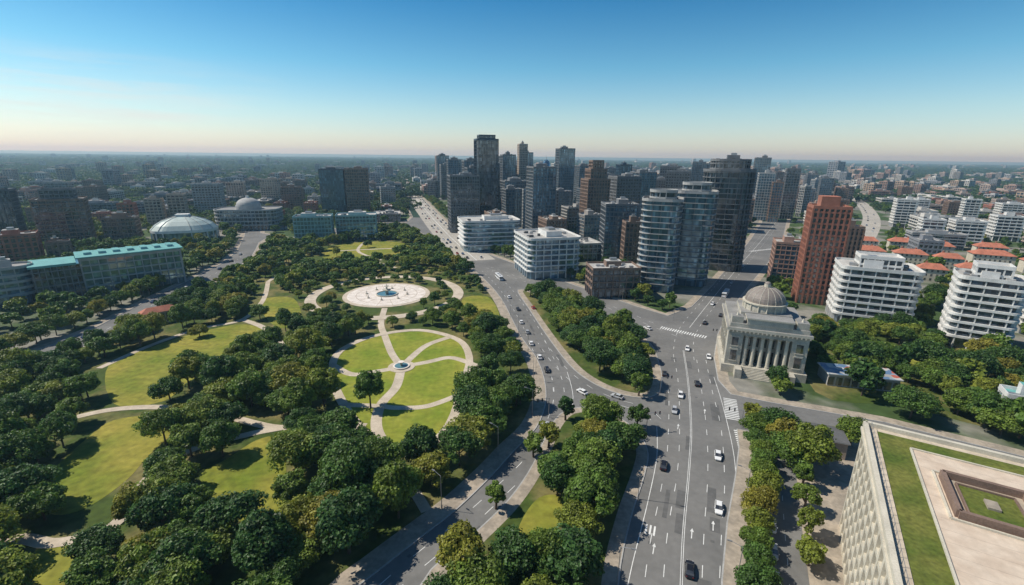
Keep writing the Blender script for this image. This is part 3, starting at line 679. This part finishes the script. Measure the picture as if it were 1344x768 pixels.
# ---------------- trees
def make_tree(name,seed,R,Ht,ncl,nl,ls,leaf='leaf',trunks=1,spread=0):
    rs=np.random.RandomState(seed);mb=MB()
    cen=[(0,0,1.0)] if trunks==1 else [(rs.uniform(-spread,spread),rs.uniform(-spread,spread),rs.uniform(.75,1.15)) for _ in range(trunks)]
    CC=[]
    for (tx,ty,s) in cen:
        hh=Ht*s;mb.seg((tx,ty,0),(tx+.2,ty,hh*.45),.32*s,.2*s,'bark',7)
        for k in range(6 if trunks==1 else 2):
            a=rs.uniform(0,6.28);mb.seg((tx+.1,ty,hh*rs.uniform(.25,.42)),(tx+math.cos(a)*R*.6,ty+math.sin(a)*R*.6,hh*rs.uniform(.55,.75)),.14,.04,'bark',5)
        ph=rs.uniform(0,6.28,3)
        n=max(4,ncl//trunks)
        for k in range(n):
            th=rs.uniform(0,6.28);cz=rs.uniform(-.55,1);rr=rs.uniform(.25,1)**.45
            lob=1+.16*math.sin(2*th+ph[0])+.13*math.sin(3*th+ph[1])
            sx=math.sqrt(max(0,1-cz*cz))
            CC.append((tx+math.cos(th)*sx*R*s*.8*rr*lob,ty+math.sin(th)*sx*R*s*.8*rr*lob,hh*.58+cz*hh*.33*rr*(1+.1*math.sin(4*th+ph[2])),rs.uniform(.15,.32)*R*s,rs.uniform(0,1)))
    CC=np.array(CC);N_=len(CC)*nl
    idx=np.repeat(np.arange(len(CC)),nl)
    d=rs.normal(size=(N_,3));d[:,2]+=.25;d/=np.linalg.norm(d,axis=1,keepdims=True)
    pos=CC[idx,:3]+d*(CC[idx,3]*rs.uniform(.7,1.12,N_))[:,None]*np.array([1,1,.8])
    nr=d*.9+rs.normal(size=(N_,3))*.45;nr[:,2]+=.2;nr/=np.linalg.norm(nr,axis=1,keepdims=True)
    t=np.cross(nr,rs.normal(size=(N_,3)));t/=np.linalg.norm(t,axis=1,keepdims=True);b=np.cross(nr,t)
    sz=(ls*rs.uniform(.55,1.25,N_))[:,None]*.5
    q=np.stack([pos-t*sz-b*sz*.8,pos+t*sz-b*sz*.6+nr*sz*.3,pos+t*sz*.8+b*sz,pos-t*sz*.7+b*sz*.9+nr*sz*.3],1).reshape(-1,3)
    nb=len(mb.f)
    tint=np.concatenate([np.zeros(nb),np.clip(CC[idx,4]*.6+rs.uniform(0,.4,N_),0,1)])
    o=len(mb.v);mb.v+=[tuple(x) for x in q.tolist()];li=mb.mi(leaf)
    mb.f+=[(o+4*i,o+4*i+1,o+4*i+2,o+4*i+3) for i in range(N_)];mb.m+=[li]*N_
    me=mb.mesh(name);at=me.attributes.new("tint",'FLOAT','FACE');at.data.foreach_set("value",tint);return me
near=[make_tree("broadleaf_tree",i,R,h,78,105,.52) for i,(R,h) in enumerate([(5.5,11),(6.2,12),(5,12.5),(6.6,11.5),(4.6,10),(5.8,13),(7,13),(6,10)])]
midt=[make_tree("broadleaf_tree",20+i,R,h,34,42,1.15) for i,(R,h) in enumerate([(5.5,11),(6.2,12),(5,12.5),(4.6,10)])]
small=[make_tree("small_tree",40+i,R,h,34,80,.42) for i,(R,h) in enumerate([(3,7),(3.4,8),(2.6,7.5)])]
ntree=0
def tree(p,kind=None,sc=None,name="broadleaf_tree"):
    global ntree
    d=p[1];l=kind or (near if d<260 else midt)
    s=(sc*random.uniform(.88,1.12)) if sc else random.uniform(.62,1.1)*(1 if d<180 else .85)
    rp=math.hypot(p[0]-fc.x,p[1]-fc.y)
    if rp<60 and sc is None: s*=.68
    put(name,random.choice(l),(p[0],p[1],.1),random.uniform(0,6.28),(s*random.uniform(.88,1.12),s*random.uniform(.88,1.12),s*random.uniform(.82,1.12)));ntree+=1
def scatter(poly,sp,keep,test,kind=None,sc=None):
    xs=[p[0] for p in poly];ys=[p[1] for p in poly];y=min(ys);row=0
    while y<max(ys):
        x=min(xs)+(row%2)*sp/2
        while x<max(xs):
            p=(x+random.uniform(-.38,.38)*sp,y+random.uniform(-.38,.38)*sp)
            if random.random()<keep and abs(p[0])<p[1]*1.2+45 and inpoly(p,poly) and test(p) and not occupied(p,4): tree(p,kind,sc)
            x+=sp
        y+=sp*.86;row+=1
def parktest(p):
    if dline(p,park,True)<5: return False
    for li,l in enumerate(lawns):
        if inpoly(p,l): return random.random()<.03
        dd=dline(p,l,True)
        if dd<1.5: return False
        if li==4 and dd<14 and p[1]<370: return False
    if inpoly(p,garden): return random.random()<.06 and dline(p,garden,True)<10
    if dline(p,garden,True)<4.5: return False
    for pts,w in paths:
        if dline(p,pts)<w/2+2.2: return False
    r=math.hypot(p[0]-fc.x,p[1]-fc.y)
    if r<28.5 or 37.5<r<46.5: return False
    if abs(p[0]-fc.x*(p[1]/fc.y))<19 and fc.y-38<p[1]<fc.y: return False
    return True
scatter(park,7.8,.95,parktest)
scatter(isl1,7.5,.97,lambda p:dline(p,isl1,True)>4.2,sc=.92)
scatter(isl2,7.2,.98,lambda p:dline(p,isl2,True)>4.6 and not inpoly(p,lawn_i2))
eastz=PP([(1062,430),(1200,426),(1230,470),(1344,478),(1560,490),(1560,640),(1344,590),(1190,552),(1060,530),(962,510),(1060,515)])
def etest(p):
    if dline(p,east,True)<4 or inpoly(p,eastl2): return False
    q=Vector(p)-mural_c*.93
    return not (abs(q.x)<20 and abs(q.y)<9)
scatter(eastz,8.4,.88,etest)
scatter(PP([(1180,400),(1230,395),(1225,460),(1190,440)]),8.5,.9,lambda p:True)
scatter(se,9,.8,lambda p:inpoly(p,PP([(1030,572),(1110,580),(1344,640),(1344,655),(1130,600),(1110,640),(1050,620)])) and not inpoly(p,eastl) and dline(p,ss)>6)
for p,d in walk(smooth(PP([(992,575),(1000,640),(992,700),(990,768),(990,900)]),False,6),6): tree(p,near,.62)
for p,d in walk(smooth(PP([(1052,640),(1058,700),(1060,768)]),False,6),9): tree(p,small,1)
for p,d in walk(smooth(PP([(1018,576),(1036,620)]),False,6),7): tree(p,near,.8)
for (u,v) in [(742,552),(836,563),(651,668),(838,520),(985,558),(720,588),(700,600)]: tree(P(u,v),small,1.1,"small_tree")
def nearroad(p): return any(dline(p,r_)<w_ for r_,w_ in roads)
for blk,kp in ((west,.8),(north,.7),(ne,.25),(east,.5)):
    scatter(blk,14 if blk is not west else 11,kp,lambda p:p[1]<950 and not nearroad(p) and dline(p,blk,True)>3 and not occupied(p,2),midt)
edge=[p for p in ne[1:10]]
for p,d in walk(edge,9.5):
    q=p+Vector((-d.y,d.x))*4.5
    if not occupied(q,1): tree(q,small if q.y<420 else midt,1.1 if q.y<420 else .6)
    q=p+Vector((-d.y,d.x))*11
    if random.random()<.6 and not occupied(q,2): tree(q,midt,.75)
for p,d in walk(west[2:11],9):
    q=p+Vector((-d.y,d.x))*6
    if not occupied(q,1): tree(q,None,.8)
print("trees",ntree)
# ---------------- distant instanced masses
def gn(name,pts,coll):
    me=D.meshes.new(name);me.from_pydata([p[:3] for p in pts],[],[])
    for k,a in ((3,'sc'),(4,'rz')): at=me.attributes.new(a,'FLOAT','POINT');at.data.foreach_set("value",[p[k] for p in pts])
    o=put(name,me);ng=D.node_groups.new(name,'GeometryNodeTree')
    ng.interface.new_socket("Geometry",in_out='INPUT',socket_type='NodeSocketGeometry');ng.interface.new_socket("Geometry",in_out='OUTPUT',socket_type='NodeSocketGeometry')
    N=ng.nodes;L=ng.links;gi=N.new("NodeGroupInput");go=N.new("NodeGroupOutput")
    ci=N.new("GeometryNodeCollectionInfo");ci.inputs["Collection"].default_value=coll;ci.inputs["Separate Children"].default_value=True;ci.inputs["Reset Children"].default_value=True
    ip=N.new("GeometryNodeInstanceOnPoints");ip.inputs["Pick Instance"].default_value=True
    a1=N.new("GeometryNodeInputNamedAttribute");a1.data_type='FLOAT';a1.inputs["Name"].default_value='sc'
    a2=N.new("GeometryNodeInputNamedAttribute");a2.data_type='FLOAT';a2.inputs["Name"].default_value='rz'
    cx=N.new("ShaderNodeCombineXYZ");L.new(a2.outputs["Attribute"],cx.inputs["Z"])
    L.new(gi.outputs[0],ip.inputs["Points"]);L.new(ci.outputs[0],ip.inputs["Instance"]);L.new(cx.outputs[0],ip.inputs["Rotation"]);L.new(a1.outputs["Attribute"],ip.inputs["Scale"])
    L.new(ip.outputs[0],go.inputs[0])
    md=o.modifiers.new("instances",'NODES');md.node_group=ng;return o
tc_=D.collections.new("distant_tree_library")
for i in range(5): put("grove_%d"%i,make_tree("grove",60+i,7,11,64,16,2.6,'leafd',12,19),coll=tc_)
bc_=D.collections.new("distant_building_library")
for i,(w,d,h) in enumerate([(24,16,14),(40,14,16),(18,18,24),(50,30,9),(16,12,8),(30,14,12),(20,16,34),(28,20,18)]):
    mb=MB();tower(mb,prect(w,d),h,wall='wallr',glass='gd',fh=3.4,st=1.2,out=.2,psp=5,pw=1.0,pent=False,base=3);mb.box(-w*.2,w*.2,-d*.2,d*.2,h,h+3,'wallr','roof');put("bl_%d"%i,mb.mesh("bl_%d"%i),coll=bc_)
tp=[];bp=[]
def fbm(x,y): return (math.sin(x*.0031+2)+math.sin(y*.0027+x*.0011)+.7*math.sin(x*.009-y*.006)+.5*math.sin(y*.013+1))/3.2
for _ in range(34000):
    y=900*math.exp(random.uniform(0,1)*2.2);x=random.uniform(-1.25,1.25)*y
    if nearroad((x,y)) or (y<1100 and occupied((x,y),16)): continue
    u=672+F*x/(y*.96+22)
    city=.5*math.exp(-((u-830)/260)**2)*math.exp(-((y-900)/1100)**2)+.03
    city+= .16*max(0,fbm(x,y))*(1.4 if u>900 else .8)*math.exp(-y/4500)
    if random.random()<city: bp.append((x,y,0,random.uniform(.8,1.3)*(1.7 if (y>1600 and 560<u<1150 and random.random()<.12) else 1),math.radians(14.7)+random.choice([0,1.5708])))
    elif fbm(x+500,y)>-.8: tp.append((x,y,-.3,random.uniform(.8,1.3)*(1 if y<3000 else 1.5),random.uniform(0,6.28)))
for _ in range(2400):
    y=random.uniform(560,1000);x=random.choice([-1,-1,1])*random.uniform(.2,1.25)*y
    if x>0 and x<.75*y: continue
    if nearroad((x,y)) or occupied((x,y),20) : continue
    if fbm(x*2,y*2)>-.25: tp.append((x,y,-.3,random.uniform(.6,.9),random.uniform(0,6.28)))
gn("distant_woodland",tp,tc_);gn("distant_city_buildings",bp,bc_);print("dist",len(tp),len(bp))
# ---------------- vehicles
for nm,c in (("white",(.75,.75,.74)),("black",(.015,.015,.018)),("silver",(.42,.43,.44)),("red",(.35,.03,.02)),("blue",(.04,.09,.2))):
    M['car_'+nm]=mat("car_paint_"+nm,c,.25,amt=.03)
M['tyre']=mat("tyre_rubber",(.02,.02,.02),.9);M['lamp']=mat("lamp_lens",(.7,.7,.68),.2);M['tail']=mat("tail_lamp",(.4,.01,.01),.3)
def carmesh(paint,van=False):
    mb=MB();secs=[(-2.25,.72,.38,.74),(-2.12,.86,.28,.92),(-1.2,.91,.24,.97),(.9,.91,.24,.95),(1.85,.87,.26,.82),(2.22,.72,.36,.64)]
    v=[]
    for x,w,z0,z1 in secs: v+=[(x,-w*.92,z0),(x,-w,(z0+z1)/2),(x,-w*.9,z1),(x,w*.9,z1),(x,w,(z0+z1)/2),(x,w*.92,z0)]
    fs=[(0,5,4,3,2,1),(30,31,32,33,34,35)]
    for j in range(5):
        for i in range(6): fs.append((j*6+i,j*6+(i+1)%6,(j+1)*6+(i+1)%6,(j+1)*6+i))
    mb.add(v,fs,paint)
    t=1.42 if not van else 1.8;c0=-1.9 if not van else -2.15
    a=[(c0,-.8,.93),(1.15,-.8,.93),(1.15,.8,.93),(c0,.8,.93)];b_=[(c0+.65,-.62,t),(.35,-.62,t),(.35,.62,t),(c0+.65,.62,t)]
    mb.add(a+b_,[(0,1,5,4),(1,2,6,5),(2,3,7,6),(3,0,4,7)],'gw')
    mb.add([(x,y,z+.01) for x,y,z in b_]+[(x*.98,y*.93,z+.05) for x,y,z in b_],[(0,1,5,4),(1,2,6,5),(2,3,7,6),(3,0,4,7),(4,5,6,7)],paint)
    for x in (-1.35,1.4):
        for s in (-1,1): mb.seg((x,s*.68,.33),(x,s*.93,.33),.33,.33,'tyre',14)
    for s in (-1,1):
        mb.box(2.1,2.2,s*.55-.15,s*.55+.15,.55,.68,'lamp');mb.box(-2.24,-2.15,s*.6-.15,s*.6+.15,.66,.8,'tail');mb.box(.85,1.05,s*.95-.09,s*.95+.09,.95,1.08,paint)
    return mb.mesh("car")
cars=[carmesh('car_'+c) for c in ("white","black","silver","white","red","blue","silver","black")]+[carmesh('car_white',True)]
mb=MB();mb.box(-5.9,5.9,-1.25,1.25,.35,1.5,'car_white');mb.box(-5.85,5.85,-1.2,1.2,1.5,2.5,'gw');mb.box(-5.9,5.9,-1.25,1.25,2.5,3.0,'car_white')
for i in range(8): x=-5.6+i*1.6;mb.box(x-.08,x+.08,-1.23,1.23,1.49,2.51,'car_white')
mb.box(-3,-.5,-.7,.7,3.0,3.25,'metal');mb.box(1.5,3.5,-.7,.7,3.0,3.2,'metal')
for x in (-3.8,3.6):
    for s in (-1,1): mb.seg((x,s*.95,.5),(x,s*1.28,.5),.5,.5,'tyre',14)
for s in (-1,1): mb.box(5.88,5.95,s*.9-.2,s*.9+.2,.7,.95,'lamp');mb.box(-5.95,-5.88,s*.9-.15,s*.9+.15,.8,1.2,'tail')
busm=mb.mesh("city_bus")
lr=smooth(PP(lroad),False,8);rrs=smooth(PP(rr),False,8);inn=smooth(PP(inner),False,8);wrs=smooth(PP(wr),False,8)
def tangent(p,lines):
    best=(1e9,None)
    for l in lines:
        for i in range(len(l)-1):
            d=((l[i]+l[i+1])/2-p).length
            if d<best[0]: best=(d,(l[i+1]-l[i]).normalized())
    return best[1]
def car(p,d,z=.02,m=None,name="car"):
    put(name,m or random.choice(cars),(p[0],p[1],z),math.atan2(d.y,d.x))
for (u,v,ci) in [(905,750,1),(943,669,0),(871,613,1),(942,600,0),(915,505,7),(902,459,0),(872,492,1),(893,520,0),(885,540,2),(930,470,0),(718,487,1),(697,452,0),(692,437,2),(684,424,0),(680,407,7),(708,470,0),(668,391,0),(764,516,0),(700,405,4),(735,392,0),(820,420,1),(850,432,0),(810,522,2),(925,425,1),(935,400,0),(960,372,2),(975,350,0),(946,415,7),(715,560,2)]:
    p=P(u,v);t=tangent(p,[bigs,lr,rrs,inn])
    car(p,t if ci%2 else -t,m=cars[ci])
for (u,v) in [(762,399),(655,366),(952,388)]:
    p=P(u,v);car(p,tangent(p,[bigs,lr,rrs]),m=busm,name="city_bus")
for o,sg in ((-9.5,1),(-5.5,1),(5.5,-1),(9.5,-1)):
    for p,d in walk(avenue,23):
        if random.random()<.7: car(p+Vector((d.y,-d.x))*(-o)+d*random.uniform(-7,7),d*sg,.05)
for p,d in walk(wrs,26): car(p+Vector((-d.y,d.x))*random.choice([-2,2]),d)
for p,d in walk(ss,8):
    if random.random()<.5: car(p+Vector((-d.y,d.x))*-2.6,d,.19)
for p,d in walk(hw,30): car(p+Vector((-d.y,d.x))*random.choice([-4,4]),d,.21)
# ---------------- street lamps, traffic lights
mb=MB();mb.cyl(0,0,.14,0,1,'metal',8);mb.seg((0,0,1),(0,0,9),.09,.06,'metal',8);mb.seg((0,0,9),(2.2,0,9.5),.05,.04,'metal',6);mb.box(1.9,2.8,-.15,.15,9.42,9.55,'concd');lampm=mb.mesh("street_lamp")
def lamps(px,sp,off,flip):
    for p,d in walk(smooth(PP(px),False,6),sp):
        nn=Vector((-d.y,d.x));q=p+nn*off;a=-nn*flip;put("street_lamp",lampm,(q.x,q.y,.15),math.atan2(a.y,a.x))
lamps([(966,768),(972,700),(980,640),(984,600)],26,0,-1)
lamps([(810,768),(826,700),(846,620)],26,0,1)
lamps([(700,500),(700,540),(680,572),(640,612),(590,660),(530,705)],24,0,1)
lamps([(660,400),(690,455),(704,495)],22,0,1)
lamps([(690,350),(740,369),(790,386),(840,403)],25,0,1)
mb=MB();mb.cyl(0,0,.1,0,6,'metal',8);mb.seg((0,0,5.9),(4,0,6.2),.07,.05,'metal',6)
for x in (2.4,3.9):
    mb.box(x-.18,x+.18,-.15,.15,5.3,6.3,'car_black')
    for k in range(3): mb.seg((x,-.15,5.5+k*.3),(x,-.2,5.5+k*.3),.1,.1,['lamp','lamp','tail'][k],8)
tlm=mb.mesh("traffic_light")
for (u,v,a) in [(866,516,10),(946,450,170),(884,420,-20),(972,562,160),(848,566,10),(720,545,200)]:
    p=P(u,v);put("traffic_light",tlm,(p.x,p.y,.15),math.radians(a))
# ---------------- sky, sun, haze
az=math.radians(-80);el=math.radians(50)
w=D.worlds.new("World");S.world=w;w.use_nodes=True;N=w.node_tree.nodes;L=w.node_tree.links
bg=N["Background"];sk=N.new("ShaderNodeTexSky");sk.sky_type='NISHITA';sk.sun_disc=False;sk.sun_elevation=el;sk.sun_rotation=az;sk.dust_density=.6;sk.ozone_density=2.0;sk.altitude=80
tc=N.new("ShaderNodeTexCoord");sp=N.new("ShaderNodeSeparateXYZ");L.new(tc.outputs["Generated"],sp.inputs[0])
tr=ramp(N,[(0,(1.06,1.13,1.26)),(.03,(1.06,1.11,1.17)),(.08,(.90,1.08,1.10)),(.16,(.50,.94,1.04)),(.28,(.16,.64,.88)),(.5,(.24,.50,.70)),(1,(.24,.48,.68))]);L.new(sp.outputs["Z"],tr.inputs[0])
mu=N.new("ShaderNodeMix");mu.data_type='RGBA';mu.blend_type='MULTIPLY';mu.inputs[0].default_value=1;L.new(sk.outputs[0],mu.inputs[6]);L.new(tr.outputs[0],mu.inputs[7])
# thin cirrus
mp=N.new("ShaderNodeMapping");mp.inputs["Scale"].default_value=(2.2,2.2,26);L.new(tc.outputs["Generated"],mp.inputs[0])
cn=N.new("ShaderNodeTexNoise");cn.inputs["Scale"].default_value=1.6;cn.inputs["Detail"].default_value=7;cn.inputs["Roughness"].default_value=.6;L.new(mp.outputs[0],cn.inputs["Vector"])
cr_=ramp(N,[(.44,(0,0,0)),(.70,(.6,.6,.6))]);L.new(cn.outputs[0],cr_.inputs[0])
band=ramp(N,[(0,(0,0,0)),(.05,(1,1,1)),(.11,(1,1,1)),(.15,(0,0,0))]);L.new(sp.outputs["Z"],band.inputs[0])
lf=N.new("ShaderNodeMapRange");lf.inputs["From Min"].default_value=-.4;lf.inputs["From Max"].default_value=-.62;L.new(sp.outputs["X"],lf.inputs["Value"])
m1=N.new("ShaderNodeMath");m1.operation='MULTIPLY';L.new(cr_.outputs[0],m1.inputs[0]);L.new(band.outputs[0],m1.inputs[1])
m2=N.new("ShaderNodeMath");m2.operation='MULTIPLY';L.new(m1.outputs[0],m2.inputs[0]);L.new(lf.outputs[0],m2.inputs[1])
cm=N.new("ShaderNodeMix");cm.data_type='RGBA';L.new(m2.outputs[0],cm.inputs[0]);L.new(mu.outputs[2],cm.inputs[6]);cm.inputs[7].default_value=(7.0,6.9,6.6,1)
L.new(cm.outputs[2],bg.inputs["Color"]);bg.inputs["Strength"].default_value=.12
sun=D.objects.new("sun",D.lights.new("sun",'SUN'));S.collection.objects.link(sun);sun.data.energy=5.0;sun.data.angle=math.radians(.5);sun.data.color=(1,.94,.83)
sv=Vector((math.sin(az)*math.cos(el),math.cos(az)*math.cos(el),math.sin(el)));sun.rotation_euler=sv.to_track_quat('Z','Y').to_euler()
hm=D.materials.new("atmospheric_haze");hm.use_nodes=True;N=hm.node_tree.nodes;L=hm.node_tree.links;N.remove(N["Principled BSDF"])
vs=N.new("ShaderNodeVolumeScatter");vs.inputs["Color"].default_value=(.5,.8,1,1);vs.inputs["Density"].default_value=.00012;vs.inputs["Anisotropy"].default_value=.2
L.new(vs.outputs[0],N["Material Output"].inputs["Volume"])
M['haze']=hm;mb=MB();mb.box(-14000,14000,-1500,14000,-20,160,'haze');mb.obj("atmospheric_haze")
S.view_settings.view_transform='Standard';S.view_settings.look='None';S.view_settings.exposure=0
